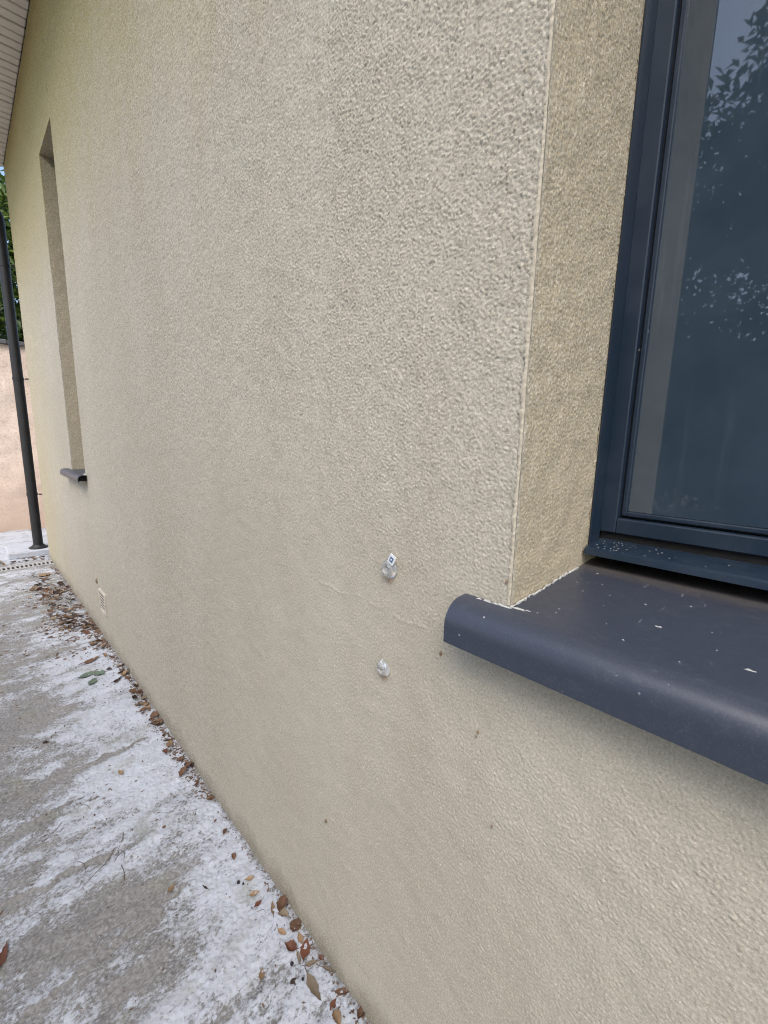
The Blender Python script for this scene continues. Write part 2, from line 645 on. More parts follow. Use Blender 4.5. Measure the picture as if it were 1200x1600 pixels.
def samp(F, u, v):
    a = np.asarray(u) / FPX
    b = np.asarray(v) / FPX
    i = np.floor(a).astype(int)
    j = np.floor(b).astype(int)
    fa, fb = a - i, b - j
    i0, i1, j0, j1 = i % FN, (i + 1) % FN, j % FN, (j + 1) % FN
    return (F[i0, j0] * (1 - fa) * (1 - fb) + F[i1, j0] * fa * (1 - fb) + F[i0, j1] * (1 - fa) * fb + F[i1, j1] * fa * fb)


def sstep(a, b, x):
    t = np.clip((np.asarray(x) - a) / (b - a), 0, 1)
    return t * t * (3 - 2 * t)


def grit(seed):
    a = field([(0.0046, 0.34, 1.0), (0.009, 0.4, 0.35), (0.0032, 0.25, 0.45)], seed, 0.85)
    b = field([(0.0050, 0.34, 1.0), (0.011, 0.4, 0.4), (0.0034, 0.25, 0.4)], seed + 50, 1.1)
    h = np.maximum(a, b - 0.2)
    return ((h - h.mean()) / h.std()).astype(np.float32)


FW = grit(3)
FV = field([(0.0060, 0.32, 1.0), (0.013, 0.4, 0.4), (0.0038, 0.25, 0.45)], 23, 0.75)
FV = np.maximum(FV, 0.6 * np.roll(FV, (311, 177), (0, 1)) - 0.2)
FV = ((FV - FV.mean()) / FV.std()).astype(np.float32)
FL = field([(0.07, 0.5, 1.0), (0.3, 0.5, 0.8)], 5)
FG = field([(0.011, 0.3, 1.0), (0.03, 0.4, 0.7)], 9)
FS = field([(0.10, 0.45, 1.0), (0.35, 0.5, 1.0), (0.045, 0.35, 0.5)], 11)


def wall_h(y, z):
    """how far the render stands out, metres"""
    a = 0.00034 + 0.00012 * sstep(0.72, 1.05, z) + 0.00020 * sstep(1.0, 1.5, z)
    k = sstep(0.70, 1.0, z)
    a = a * (1 + 0.08 * samp(FL, y, z))
    seam = 0.0006 * np.exp(-((z - 0.855 - 0.003 * samp(FL, y * 0.7, 0 * z)) / 0.0024) ** 2) * sstep(0.30, 0.36, y) * sstep(0.95, 0.6, y) * (samp(FL, y * 2.0, 0 * z + 1) > -0.1)
    return a * (k * samp(FW, y, z) + (1 - k) * samp(FV, y, z)) + 0.0003 * samp(FL, y, z) + seam


class Patches:
    def __init__(s):
        s.V, s.F, s.n = [], [], 0

    def add(s, X, Y, Z):
        a, b = X.shape
        s.V.append(np.stack([X, Y, Z], -1).reshape(-1, 3))
        i = np.arange(a * b).reshape(a, b)
        s.F.append(np.stack([i[:-1, :-1], i[1:, :-1], i[1:, 1:], i[:-1, 1:]], -1).reshape(-1, 4) + s.n)
        s.n += a * b

    def wall(s, y0, y1, z0, z1, dy, dz, disp=True):
        ny, nz = max(2, int(round((y1 - y0) / dy)) + 1), max(2, int(round((z1 - z0) / dz)) + 1)
        Y, Z = np.meshgrid(np.linspace(y0, y1, ny), np.linspace(z0, z1, nz), indexing='ij')
        X = -wall_h(Y, Z) if disp else np.zeros_like(Y)
        s.add(X, Y, Z)

    def quad(s, a, b, c, d):
        P = np.array([[a, d], [b, c]], dtype=float)
        s.add(P[..., 0], P[..., 1], P[..., 2])


# ------------------------------------------------------------------ dimensions
WY1 = 4.75                   # far corner of the house
WY0 = -4.0
ZS = 3.125                   # soffit level
JY, JX = 0.243, 0.228        # near window: left jamb and reveal depth
NW0 = -0.95                  # right side of the near window
ZSILL = 0.87
ZHEAD = 2.56
FY0, FY1 = 2.745, 3.135      # far window opening

# ------------------------------------------------------------------ the ground
G = bpy.data.meshes.new('ground')
gv = [(-300, -300, -0.16), (300, -300, -0.16), (300, 300, -0.16), (-300, 300, -0.16)]
G.from_pydata(gv, [], [(0, 1, 2, 3)])
structure(mk('ground', G, 'soil'))

EDGE = [(0.95, 0.0035, -0.16), (1.245, 0.003, -0.29), (1.435, 0.0025, -0.30), (1.655, 0.003, -0.07), (2.08, 0.002, -0.2), (2.62, 0.003, -0.15), (0.66, 0.002, -0.30)]


def path_h(x, y):
    h = 0.0009 * samp(FG, x * 0.8, y) + 0.0022 * samp(FS, x * 0.45, y)
    for ye, st, xe in EDGE:
        yy = y - ye - 0.035 * np.sin((x + ye * 3) * 5.0) - 0.006 * samp(FS, x, y * 0 + ye)
        k = sstep(xe + 0.05, xe - 0.05, x)
        h = h + k * st * (sstep(-0.004, 0.004, yy) - sstep(0.0, 0.2, yy))
    return h * sstep(0.012, -0.012, x)


def blob(x, y, cx, cy, rx, ry):
    return np.exp(-(((x - cx) / rx) ** 2 + ((y - cy) / ry) ** 2))


def path_dep(x, y):
    """amount of white lime deposit on the slab"""
    n = samp(FS, x * 0.55, y)
    d = 0.55 + 0.17 * n - 0.10 * sstep(-0.12, -0.42, x)
    d = d + 0.42 * np.exp(-((x + 0.02) / 0.17) ** 2) * sstep(3.4, 2.6, y)
    d = d + 0.45 * blob(x, y, -0.16, 1.50, 0.16, 0.17) + 0.30 * blob(x, y, -0.20, 1.30, 0.12, 0.06)
    d = d + 0.38 * blob(x, y, -0.40, 1.17, 0.14, 0.06) + 0.40 * blob(x, y, -0.42, 0.88, 0.07, 0.06) + 0.3 * blob(x, y, -0.13, 0.95, 0.06, 0.05)
    d = d + 0.25 * blob(x, y, -0.22, 2.15, 0.10, 0.25) + 0.25 * blob(x, y, -0.06, 2.9, 0.06, 0.5)
    d = d - 0.52 * blob(x, y, -0.27, 1.03, 0.15, 0.055) - 0.36 * blob(x, y, -0.13, 1.13, 0.07, 0.07) - 0.3 * blob(x, y, -0.07, 1.22, 0.05, 0.05)
    d = d - 0.36 * blob(x, y, -0.25, 0.86, 0.10, 0.05) - 0.22 * blob(x, y, -0.43, 1.03, 0.06, 0.05)
    d = d - 0.22 * blob(x, y, -0.42, 1.55, 0.16, 0.07) - 0.3 * blob(x, y, -0.40, 2.0, 0.15, 0.25)
    d = d - 0.28 * blob(x, y, -0.12, 3.4, 0.12, 0.5) - 0.2 * blob(x, y, -0.4, 3.0, 0.15, 0.5)
    for ye, st, xe in EDGE:
        yy = y - ye - 0.035 * np.sin((x + ye * 3) * 5.0) - 0.006 * samp(FS, x, y * 0 + ye)
        k = sstep(xe + 0.05, xe - 0.05, x)
        d = d - k * (0.7 * np.exp(-(yy / 0.006) ** 2) + 0.34 * sstep(-0.07, 0.0, yy) * sstep(0.012, 0, yy))
    d = d + 0.30 * sstep(4.6, 4.9, y)
    d = d - 0.5 * np.exp(-(x / 0.012) ** 2)
    return d


def path_patch(P, A, x0, x1, y0, y1, dx, dy):
    nx, ny = max(2, int(round((x1 - x0) / dx)) + 1), max(2, int(round((y1 - y0) / dy)) + 1)
    X, Y = np.meshgrid(np.linspace(x0, x1, nx), np.linspace(y0, y1, ny), indexing='ij')
    P.add(X, Y, path_h(X, Y))
    A.append(path_dep(X, Y).ravel())


P, A = Patches(), []
DR0, DR1 = 4.475, 4.635
path_patch(P, A, -0.64, 0.03, 0.30, 1.70, 0.003, 0.003)
path_patch(P, A, -0.64, 0.03, 1.70, DR0, 0.004, 0.009)
path_patch(P, A, -0.64, 0.03, DR1, 6.26, 0.02, 0.02)
path_patch(P, A, -0.64, 0.03, -5.0, 0.30, 0.02, 0.02)
path_patch(P, A, -2.6, -0.64, -5.0, DR0, 0.02, 0.02)
path_patch(P, A, -2.6, -0.64, DR1, 6.26, 0.03, 0.03)
path_patch(P, A, 0.03, 4.0, WY1 - 0.02, 6.26, 0.04, 0.04)
for a, b in (((-2.6, DR0), (0.03, DR0)), ((0.03, DR1), (-2.6, DR1)), ((-2.6, 6.26), (-2.6, -5.0))):
    P.quad((a[0], a[1], 0.0), (b[0], b[1], 0.0), (b[0], b[1], -0.15), (a[0], a[1], -0.15))
    A.append(np.full(4, 0.5))
structure(mk('path', np_mesh('path', np.concatenate(P.V), np.concatenate(P.F), True, {'deposit': np.concatenate(A)}), 'concrete'))

# ------------------------------------------------------------------ the house
house = empty('house', (2.0, 0.4, 0.0))
tag(house, 'house with pale beige rough rendered wall, dark blue window and plank soffit', 'house')

P = Patches()
P.wall(JY, 0.60, 0.10, 1.76, 0.0015, 0.0015)
P.wall(JY, 0.60, 0.0, 0.10, 0.01, 0.01)
P.wall(JY, 0.60, 1.76, ZS, 0.01, 0.01)
P.wall(0.60, 1.00, 0.0, 2.00, 0.0022, 0.0018)
P.wall(0.60, 1.00, 2.00, ZS, 0.01, 0.01)
P.wall(1.00, 1.60, 0.0, 2.36, 0.005, 0.0030)
P.wall(1.00, 1.60, 2.36, ZS, 0.01, 0.01)
P.wall(1.60, FY0, 0.0, ZS, 0.010, 0.006)
P.wall(FY0, FY1, 0.0, ZSILL, 0.015, 0.012)
P.wall(FY0, FY1, ZHEAD, ZS, 0.015, 0.012)
P.wall(FY1, WY1, 0.0, ZS, 0.015, 0.012)
P.wall(-0.08, JY, 0.28, ZSILL, 0.0015, 0.0015)
P.wall(-0.08, JY, 0.0, 0.28, 0.01, 0.01)
P.wall(NW0, -0.08, 0.0, ZSILL, 0.012, 0.012)
P.wall(NW0, JY, ZHEAD, ZS, 0.02, 0.02)
P.wall(WY0, NW0, 0.0, ZS, 0.02, 0.02)


def reveal(P, ypos, sgn, z0, z1, dx, dz, x1):
    nx, nz = max(2, int(round(x1 / dx)) + 1), max(2, int(round((z1 - z0) / dz)) + 1)
    X, Z = np.meshgrid(np.linspace(0.0, x1, nx), np.linspace(z0, z1, nz), indexing='ij')
    h = 0.00052 * samp(FW, X + 1.3, Z + 0.7) + 0.0005 * samp(FL, X, Z)
    h = h * sstep(0.0, 0.006, X)
    Xr = X + (X > x1 - 1e-6) * 0.0016 * samp(FW, X * 0 + 0.4, Z)
    P.add(Xr, ypos + sgn * h, Z)


reveal(P, JY, -1, ZSILL, 1.72, 0.0015, 0.0015, JX)
reveal(P, JY, -1, 1.72, ZHEAD, 0.01, 0.01, JX)
reveal(P, NW0, 1, ZSILL, ZHEAD, 0.02, 0.02, JX)
reveal(P, FY1, -1, ZSILL, ZHEAD, 0.01, 0.01, JX)
reveal(P, FY0, 1, ZSILL, ZHEAD, 0.02, 0.02, JX)
for a, b in ((NW0, JY), (FY0, FY1)):
    P.quad((0, a, ZHEAD), (0, b, ZHEAD), (JX, b, ZHEAD), (JX, a, ZHEAD))
    P.quad((0, a, ZSILL), (0, b, ZSILL), (0.32, b, ZSILL), (0.32, a, ZSILL))
    for yy in (a, b):
        P.quad((JX, yy, ZSILL), (0.40, yy, ZSILL), (0.40, yy, ZHEAD), (JX, yy, ZHEAD))
    P.quad((JX, a, ZHEAD), (0.40, a, ZHEAD), (0.40, b, ZHEAD), (JX, b, ZHEAD))
# gable end and the sides away from the photograph, with the plinth going below the path
P.quad((0, WY1, -0.15), (7, WY1, -0.15), (7, WY1, ZS), (0, WY1, ZS))
P.quad((0, WY0, -0.15), (7, WY0, -0.15), (7, WY0, ZS), (0, WY0, ZS))
P.quad((7, WY0, -0.15), (7, WY1, -0.15), (7, WY1, ZS), (7, WY0, ZS))
P.quad((0, WY1, ZS), (7, WY1, ZS), (3.5, WY1, ZS + 1.9), (3.5, WY1, ZS + 1.9))
P.quad((0, WY0, ZS), (7, WY0, ZS), (3.5, WY0, ZS + 1.9), (3.5, WY0, ZS + 1.9))
P.quad((0.0, WY0, -0.15), (0.0, WY1, -0.15), (0.0, WY1, 0.0), (0.0, WY0, 0.0))
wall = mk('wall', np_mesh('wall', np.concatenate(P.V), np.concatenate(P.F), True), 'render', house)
wall['label'] = 'scraped beige mineral render, yellower under the soffit and in the reveals'

# interior shell behind the windows (keeps the rooms dark)
for a, b in ((NW0 - 0.5, JY + 0.6), (FY0 - 0.4, FY1 + 0.4)):
    mb = MB()
    x0, x1, z0, z1 = 0.40, 3.4, 0.1, 2.75
    v = [(x0, a, z0), (x1, a, z0), (x1, b, z0), (x0, b, z0), (x0, a, z1), (x1, a, z1), (x1, b, z1), (x0, b, z1)]
    mb.add(v, [(0, 1, 2, 3), (4, 7, 6, 5), (0, 4, 5, 1), (1, 5, 6, 2), (2, 6, 7, 3)])
    lo, hi = (NW0, JY) if a < 0 else (FY0, FY1)
    for (p, q, r, s_) in ((a, lo, z0, z1), (hi, b, z0, z1), (lo, hi, z0, ZSILL), (lo, hi, ZHEAD, z1)):
        mb.add([(0.40, p, r), (0.40, q, r), (0.40, q, s_), (0.40, p, s_)], [(0, 1, 2, 3)])
    mb.build('interior', 'room', house)

# corner bead that shows where the render has worn off the arris
def bead(y, sgn, z0, z1, n):
    zs = np.linspace(z0, z1, n)
    w1 = 0.0040 + 0.0009 * samp(FL, zs * 0 + 0.2, zs * 2) + 0.0008 * samp(FV, zs * 0 + 0.3, zs)
    w2 = 0.0012 + 0.0003 * samp(FL, zs * 0 + 0.9, zs * 2)
    o = 0.0009
    jit = samp(FV, zs * 0 + 0.8, zs)
    V = []
    for k, z in enumerate(zs):
        j = 0.0003 * math.sin(z * 41) + 0.00025 * jit[k]
        for dx, dy in ((-0.0002, w1[k]), (-o - 0.0001, w1[k] * 0.75), (-o - 0.0006, 0.0012), (-o * 0.75, -o * 0.75), (0.001, -o - 0.0006), (w2[k] * 0.7, -o), (w2[k], 0.0004)):
            V.append((dx + j, y + sgn * dy, z))
    F = []
    for k in range(n - 1):
        for i in range(6):
            a = k * 7 + i
            F.append((a, a + 1, a + 8, a + 7))
    return np_mesh('corner_bead', V, F, True)


mk('corner_bead', bead(JY, 1, 0.926, ZHEAD, 1000), 'bead', house)
mk('corner_bead', bead(NW0, -1, 0.926, ZHEAD, 60), 'bead', house)

# eaves: soffit planks, fascia, gutter, roof
SX = -0.52
mb = MB().box((SX, WY0 - 0.05, ZS + 0.02), (0.05, WY1 + 0.06, ZS + 0.05))
sof = mb.build('soffit', 'batten', house)
PL = 0.066
plank_me = MB().box((SX, 0, 0), (-0.001, PL - 0.008, 0.016), 0.004).mesh('plank')
y = WY1 + 0.05 - PL
i = 0
while y > -1.9:
    mk('plank', plank_me, 'soffit', sof, (0, y, ZS + 0.003 + 0.0012 * math.sin(i * 2.3)))
    y -= PL
    i += 1
MB().box((SX - 0.025, WY0 - 0.05, ZS - 0.02), (SX - 0.002, WY1 + 0.06, ZS + 0.2), 0.004).build('fascia', 'fascia', house)
gprof = [(SX - 0.095 + 0.068 * math.cos(a), ZS + 0.15 + 0.068 * math.sin(a)) for a in np.linspace(math.pi, 2 * math.pi, 13)]
gprof += [(SX - 0.095 + 0.064 * math.cos(a), ZS + 0.15 + 0.064 * math.sin(a)) for a in np.linspace(2 * math.pi, math.pi, 13)]
MB().extrude_y(gprof, WY0 - 0.05, WY1 + 0.26, True, True).build('gutter', 'zinc', house)
mb = MB()
for sx, px in ((1, SX - 0.05), (-1, 7.6)):
    zb, zt = ZS + 0.21, ZS + 2.28
    v = [(px, WY0 - 0.1, zb), (3.5, WY0 - 0.1, zt), (3.5, WY1 + 0.1, zt), (px, WY1 + 0.1, zb)]
    v += [(a, b, c + 0.12) for a, b, c in v]
    mb.add(v, [(0, 1, 2, 3), (4, 7, 6, 5), (0, 4, 5, 1), (1, 5, 6, 2), (2, 6, 7, 3), (3, 7, 4, 0)])
mb.build('roof', 'roof', house)


# ---- window sills: bent sheet with a round nose
def sill_profile(ztop, r=0.031):
    """outer then inner line, (x, z); ztop is the level at the wall face"""
    out = [(0.292, ztop + 0.0515 * 0.292), (0.15, ztop + 0.0515 * 0.15), (0.0, ztop), (-0.0432 + r + 0.003, ztop - 0.0003)]
    cx, cz = -0.0432 + r, ztop - r - 0.0005
    for a in np.linspace(R(88), R(180), 12):
        out.append((cx + r * math.cos(a), cz + r * math.sin(a)))
    out.append((-0.0432, ztop - r * 1.70))
    out.append((-0.0425, ztop - r * 1.72))
    th = 0.0035
    inn = [(-0.0432 + th, ztop - r * 1.72), (-0.0432 + th, ztop - r)]
    for a in np.linspace(R(180), R(88), 8):
        inn.append((cx + (r - th) * math.cos(a), cz + (r - th) * math.sin(a)))
    inn += [(0.0, ztop - th), (0.292, ztop + 0.0515 * 0.292 - th)]
    return out + inn


def sill_body(name, y0, y1, ya, yb, ztop, r=0.031):
    """nose runs past the opening (y0..y1); the tray behind it fits between the jambs (ya..yb)"""
    pr = sill_profile(ztop, r)
    nose = [p for p in pr if p[0] <= 0.0001]
    m = MB()
    for prof, a, b in ((nose, y0, ya), (pr, ya, yb), (nose, yb, y1)):
        n = len(prof)
        v = [(x, a, z) for x, z in prof] + [(x, b, z) for x, z in prof]
        f = [(i, (i + 1) % n, n + (i + 1) % n, n + i) for i in range(n)]
        m.add(v, f, True)
    return m


ZT = 0.9235
sill = sill_body('window_sill', NW0 - 0.062, 0.3055, NW0 + 0.001, JY - 0.0005, ZT).build('window_sill', 'sill', house)
sill['label'] = 'slate grey metal sill with rounded nose and white specks'
sill2 = sill_body('window_sill', FY0 - 0.05, FY1 + 0.13, FY0 + 0.001, FY1 - 0.001, 0.892, 0.021).build('window_sill', 'sill', house)
# dark hollow under the far sill's nose
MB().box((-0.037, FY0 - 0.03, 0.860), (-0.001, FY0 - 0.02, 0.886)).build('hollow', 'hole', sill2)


def bead_strip(path, r, name, parent, seed):
    rr = random.Random(seed)
    pts = []
    for a, b in zip(path[:-1], path[1:]):
        a, b = Vector(a), Vector(b)
        n = max(2, int((b - a).length / 0.004))
        for k in range(n):
            pts.append(a.lerp(b, k / n))
    pts.append(Vector(path[-1]))
    pts = [p + Vector((rr.uniform(-1, 1), rr.uniform(-1, 1), rr.uniform(-1, 1))) * r * 0.5 for p in pts]
    rad = [r * rr.uniform(0.35, 1.25) for _ in pts]
    return MB().tube(pts, rad, 6).build(name, 'caulk', parent)


bead_strip([(-0.0035, 0.303, ZT - 0.002), (-0.0035, JY + 0.006, ZT + 0.0005), (-0.002, JY - 0.003, ZT + 0.0015), (0.06, JY - 0.0025, ZT + 0.004), (0.20, JY - 0.002, ZT + 0.011)], 0.0019, 'sealant', sill, 4)
bead_strip([(-0.004, FY0 - 0.05, 0.892), (-0.004, FY0 + 0.0, 0.893), (0.1, FY0 + 0.003, 0.899)], 0.004, 'sealant', sill2, 5)


# white droppings and scuffs on the sill
def splat(cx, cy, rx, ry, seed, parent, mat='caulk', n=9, th=0.0007):
    rr = random.Random(seed)
    ztop = ZT + 0.0515 * cx if cx > 0 else ZT + 0.0002
    m = MB()
    for q in range(rr.randint(2, 4)):
        ox, oy = (rr.uniform(-rx, rx), rr.uniform(-ry, ry)) if q else (0, 0)
        s_ = 1.0 if q == 0 else rr.uniform(0.15, 0.45)
        v = [(cx + ox, cy + oy, ztop + 0.0515 * ox + th)]
        for k in range(n):
            a = 2 * math.pi * k / n
            w = rr.uniform(0.45, 1.1) * s_
            v.append((cx + ox + rx * w * math.cos(a), cy + oy + ry * w * math.sin(a), ztop + 0.0515 * (ox + rx * w * math.cos(a)) + 0.0002))
        m.add(v, [(0, 1 + k, 1 + (k + 1) % n) for k in range(n)], True)
    return m.build('dropping', mat, parent)


for (cx, cy, rx, ry, sd_) in ((0.066, 0.103, 0.0025, 0.007, 1), (0.029, 0.022, 0.002, 0.008, 2), (0.010, 0.120, 0.0012, 0.0018, 3), (0.035, 0.145, 0.001, 0.001, 4), (0.12, 0.13, 0.001, 0.002, 5), (0.12, 0.17, 0.001, 0.0012, 6), (0.15, 0.19, 0.0012, 0.0012, 7), (0.09, 0.06, 0.0015, 0.002, 8), (0.15, 0.09, 0.0013, 0.002, 9), (0.002, 0.07, 0.001, 0.0012, 10), (0.05, 0.05, 0.001, 0.0012, 11), (0.11, 0.20, 0.001, 0.001, 12), (0.19, 0.21, 0.002, 0.002, 13)):
    splat(cx, cy, rx * 0.8, ry * 0.85, sd_, sill, 'lime')
splat(0.0045, 0.232, 0.0035, 0.010, 21, sill)


# ---- near window: guide frame, sash frame, gasket, pane, drip nose
def rect_frame(m, x0, x1, a0, a1, b0, b1, w, bev=0.0015):
    """four butted members of width w between (a0,b0) and (a1,b1) in y,z"""
    m.box((x0, a0, b0), (x1, a0 + w, b1), bev)
    m.box((x0, a1 - w, b0), (x1, a1, b1), bev)
    m.box((x0, a0 + w, b0), (x1, a1 - w, b0 + w), bev)
    m.box((x0, a0 + w, b1 - w), (x1, a1 - w, b1), bev)
    return m


def make_window(y0, y1, z0, z1):
    fx = 0.268
    m = MB()
    w = 0.0235
    rect_frame(m, fx, fx + 0.06, y0 + 0.002, y1 - 0.002, z0, z1 - 0.002, w)
    win = m.build('window', 'frame', house)
    win['label'] = 'dark blue grey metal frame'
    for ya, yb in ((y1 - 0.0035, y1 - 0.0015), (y0 + 0.0015, y0 + 0.0035)):
        MB().box((0.2295, ya, z0 - 0.02), (fx - 0.001, yb, z1 - 0.003)).build('guide_rail', 'frame', win)
    c = 0.0015
    s = rect_frame(MB(), fx + 0.012, fx + 0.05, y0 + w + 0.004, y1 - w - 0.004, z0 + w + 0.003, z1 - w - 0.004, 0.0075)
    s.build('sash', 'frame', win)
    rect_frame(MB(), fx + 0.015, fx + 0.045, y0 + w + 0.0021, y1 - w - 0.0021, z0 + w + 0.0018, z1 - w - 0.0021, 0.0022, 0).build('gasket', 'gasket', win)
    q = 0.011
    MB().box((fx + 0.018, y0 + w + q, z0 + w + q), (fx + 0.022, y1 - w - q, z1 - w - q)).build('pane', 'glass', win)
    # drip nose: sloping plate with a down-turned lip
    pr = [(0.300, z0 - 0.010), (0.215, z0 - 0.0165), (0.2085, z0 - 0.0185), (0.2070, z0 - 0.0265), (0.2085, z0 - 0.0265), (0.2105, z0 - 0.0200), (0.300, z0 - 0.0135)]
    d = MB()
    n = len(pr)
    v = [(x, y0 + 0.006, z) for x, z in pr] + [(x, y1 - 0.004, z) for x, z in pr]
    f = [(i, (i + 1) % n, n + (i + 1) % n, n + i) for i in range(n)] + [tuple(range(n)), tuple(range(2 * n - 1, n - 1, -1))]
    d.add(v, f)
    d.build('drip_nose', 'frame', win)
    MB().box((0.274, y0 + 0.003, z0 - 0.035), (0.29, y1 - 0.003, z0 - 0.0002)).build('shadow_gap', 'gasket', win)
    return win


win = make_window(NW0, JY, 0.981, ZHEAD)
win2 = make_window(FY0, FY1, 0.950, ZHEAD)
# specks of render dust on the drip nose
rr = random.Random(31)
m = MB()
for k in range(48):
    yy = JY - 0.01 - abs(rr.gauss(0, 0.07))
    xx = rr.uniform(0.214, 0.262)
    zz = 0.981 - 0.0165 + (xx - 0.215) * 0.0765
    s_ = rr.uniform(0.0003, 0.0012)
    v = [(xx, yy, zz + s_ * 0.6)] + [(xx + s_ * rr.uniform(0.5, 1.2) * math.cos(a), yy + 1.5 * s_ * rr.uniform(0.5, 1.2) * math.sin(a), zz + 0.0001 + s_ * 0.08 * math.cos(a)) for a in (0, 1.26, 2.5, 3.77, 5.03)]
    m.add(v, [(0, 1 + i, 1 + (i + 1) % 5) for i in range(5)], True)
o = m.build('dust_specks', 'lime', win)
o['kind'] = 'stuff'

# ---- vent grille low on the wall
vy0, vy1, vz0, vz1 = 2.515, 2.655, 0.165, 0.285
vent = rect_frame(MB(), -0.010, 0.002, vy0, vy1, vz0, vz1, 0.011, 0.002).build('vent_grille', 'vent', house)
MB().box((-0.0025, vy0 + 0.011, vz0 + 0.011), (0.001, vy1 - 0.011, vz1 - 0.011)).build('backing', 'hole', vent)
sl = MB().box((-0.002, vy0 + 0.0112, -0.003), (0.0014, vy1 - 0.0112, 0.003), 0.0006).mesh('slat')
nsl = 6
for k in range(nsl):
    mk('slat', sl, 'vent', vent, (-0.004, 0, vz0 + 0.018 + (vz1 - vz0 - 0.036) * k / (nsl - 1)), (0, R(24), 0) if False else (0, 0, 0))


# small dried mud specks stuck to the render
def mud(y, z, r, seed):
    rr = random.Random(seed)
    m = MB()
    pr = []
    v = [(-0.0035 - r * 0.5, y, z)]
    for ring, q in ((0.55, 0.4), (1.0, 0.0)):
        for k in range(8):
            a = k * math.pi / 4
            w = r * ring * rr.uniform(0.7, 1.25)
            v.append((-0.001 - r * q - (0.002 if q else 0), y + w * math.cos(a) * 0.7, z + w * math.sin(a) * 1.3))
    f = [(0, 1 + k, 1 + (k + 1) % 8) for k in range(8)] + [(1 + k, 9 + k, 9 + (k + 1) % 8, 1 + (k + 1) % 8) for k in range(8)]
    m.add(v, f, True)
    return m.build('mud_speck', 'mud', wall)


for k, (yy, zz, r_) in enumerate(((0.61, 0.351, 0.0035), (0.273, 0.74, 0.0022), (0.340, 0.826, 0.0028), (2.709, 0.308, 0.012), (0.243, 0.618, 0.0018), (0.275, 0.733, 0.0012), (0.2475, 0.955, 0.002))):
    mud(yy, zz, r_, k)


# ------------------------------------------------------------------ clear plastic fixings on the wall
def fixing(y, z, big, label):
    t = empty('wall_fixing', (-0.001, y, z))
    tag(t, label, 'wall fixing', 'clear plastic fixings on the wall')
    s = 1.12 if big else 0.98
    x0 = -0.0006
    prof = [(0.0001, 0.000), (0.0130, 0.000), (0.0136, 0.0012), (0.0132, 0.0030), (0.0118, 0.0062), (0.0092, 0.0085), (0.0066, 0.0092), (0.0054, 0.0080), (0.0048, 0.0050), (0.0040, 0.0036), (0.0001, 0.0034)]
    MB().lathe([(r * s, h * s) for r, h in prof], (x0, y, z), '-x', 28).build('clear_cap', 'clear', t)
    # screw head down in the cup, with a cross slot left between four pads
    m = MB().lathe([(0.0001, 0.0052 * s), (0.0020 * s, 0.0050 * s), (0.0030 * s, 0.0042 * s), (0.0031 * s, 0.0036 * s)], (x0, y, z), '-x', 14)
    m.build('screw_head', 'screw', t)
    # hook tab
    m = MB()
    if big:
        m.tube([(x0 - 0.003, y + 0.001, z + 0.006), (x0 - 0.009, y - 0.003, z + 0.010), (x0 - 0.010, y - 0.006, z + 0.013)], [0.0045, 0.0035, 0.003], 10)
    else:
        m.tube([(x0 - 0.003, y, z + 0.004), (x0 - 0.008, y + 0.0005, z + 0.010), (x0 - 0.005, y + 0.0005, z + 0.0165)], [0.0058, 0.0052, 0.002], 10)
    m.build('tab', 'clear', t)
    if big:
        rot = Euler((R(28), 0, 0)).to_matrix().to_4x4()
        c = Vector((x0 - 0.0105, y - 0.0125, z + 0.0185))
        for nm, hy, hz, xa, xb, mt in (('tag', 0.0062, 0.0078, 0.0, 0.0014, 'tagw'), ('printed_square', 0.0034, 0.0042, -0.0004, -0.0001, 'tagb'), ('printed_centre', 0.0013, 0.0016, -0.0008, -0.0005, 'tagw')):
            m = MB().box((xa, -hy, -hz), (xb, hy, hz), 0.0003)
            m.v = [tuple(c + (rot @ Vector(p))) for p in m.v]
            m.build(nm, mt, t)
    return t


fixing(0.4445, 0.924, True, 'clear plastic fixing with a white tag, upper one left of the sill')
fixing(0.452, 0.756, False, 'clear plastic fixing without tag, lower one below the tagged fixing')

# ------------------------------------------------------------------ downpipe and what stands by it
dp = empty('downpipe', (-0.055, 4.95, 0.055))
tag(dp, 'black metal downpipe at the far corner of the house', 'downpipe')
px, py = -0.052, 4.95
pts = [(px, py, 0.058), (px, py, 1.2), (px, py, 2.78)]
for a in np.linspace(10, 58, 6):
    pts.append((px - 0.16 * (1 - math.cos(R(a))), py, 2.78 + 0.16 * math.sin(R(a))))
pts += [(-0.50, py, 3.13), (SX - 0.095, py, 3.19), (SX - 0.095, py, 3.22)]
MB().tube(pts, 0.037, 24).build('pipe', 'zinc', dp)
for z in (0.55, 1.55, 2.45):
    m = MB().lathe([(0.0372, -0.012), (0.0405, -0.012), (0.0405, 0.012), (0.0372, 0.012)], (px, py, z), 'z', 24)
    m.tube([(px + 0.045, py - 0.03, z), (0.06, WY1 + 0.06, z), (0.06, WY1 + 0.001, z)], 0.006, 8)
    m.build('bracket', 'zinc', dp)
MB().lathe([(0.0372, 0.0), (0.070, 0.0), (0.073, 0.006), (0.055, 0.016), (0.042, 0.03), (0.0372, 0.03)], (px, py, 0.0545), 'z', 24).build('shoe', 'zinc', dp)

pad = Patches()
m = MB().box((-0.275, 4.845, -0.004), (0.35, 5.22, 0.053), 0.008)
pad = m.build('concrete_pad', 'concrete')
a = pad.data.attributes.new('deposit', 'FLOAT', 'POINT')
a.data.foreach_set('value', np.full(len(pad.data.vertices), 1.0, dtype=np.float32))
tag(pad, 'low white concrete pad under the black downpipe', 'concrete pad')

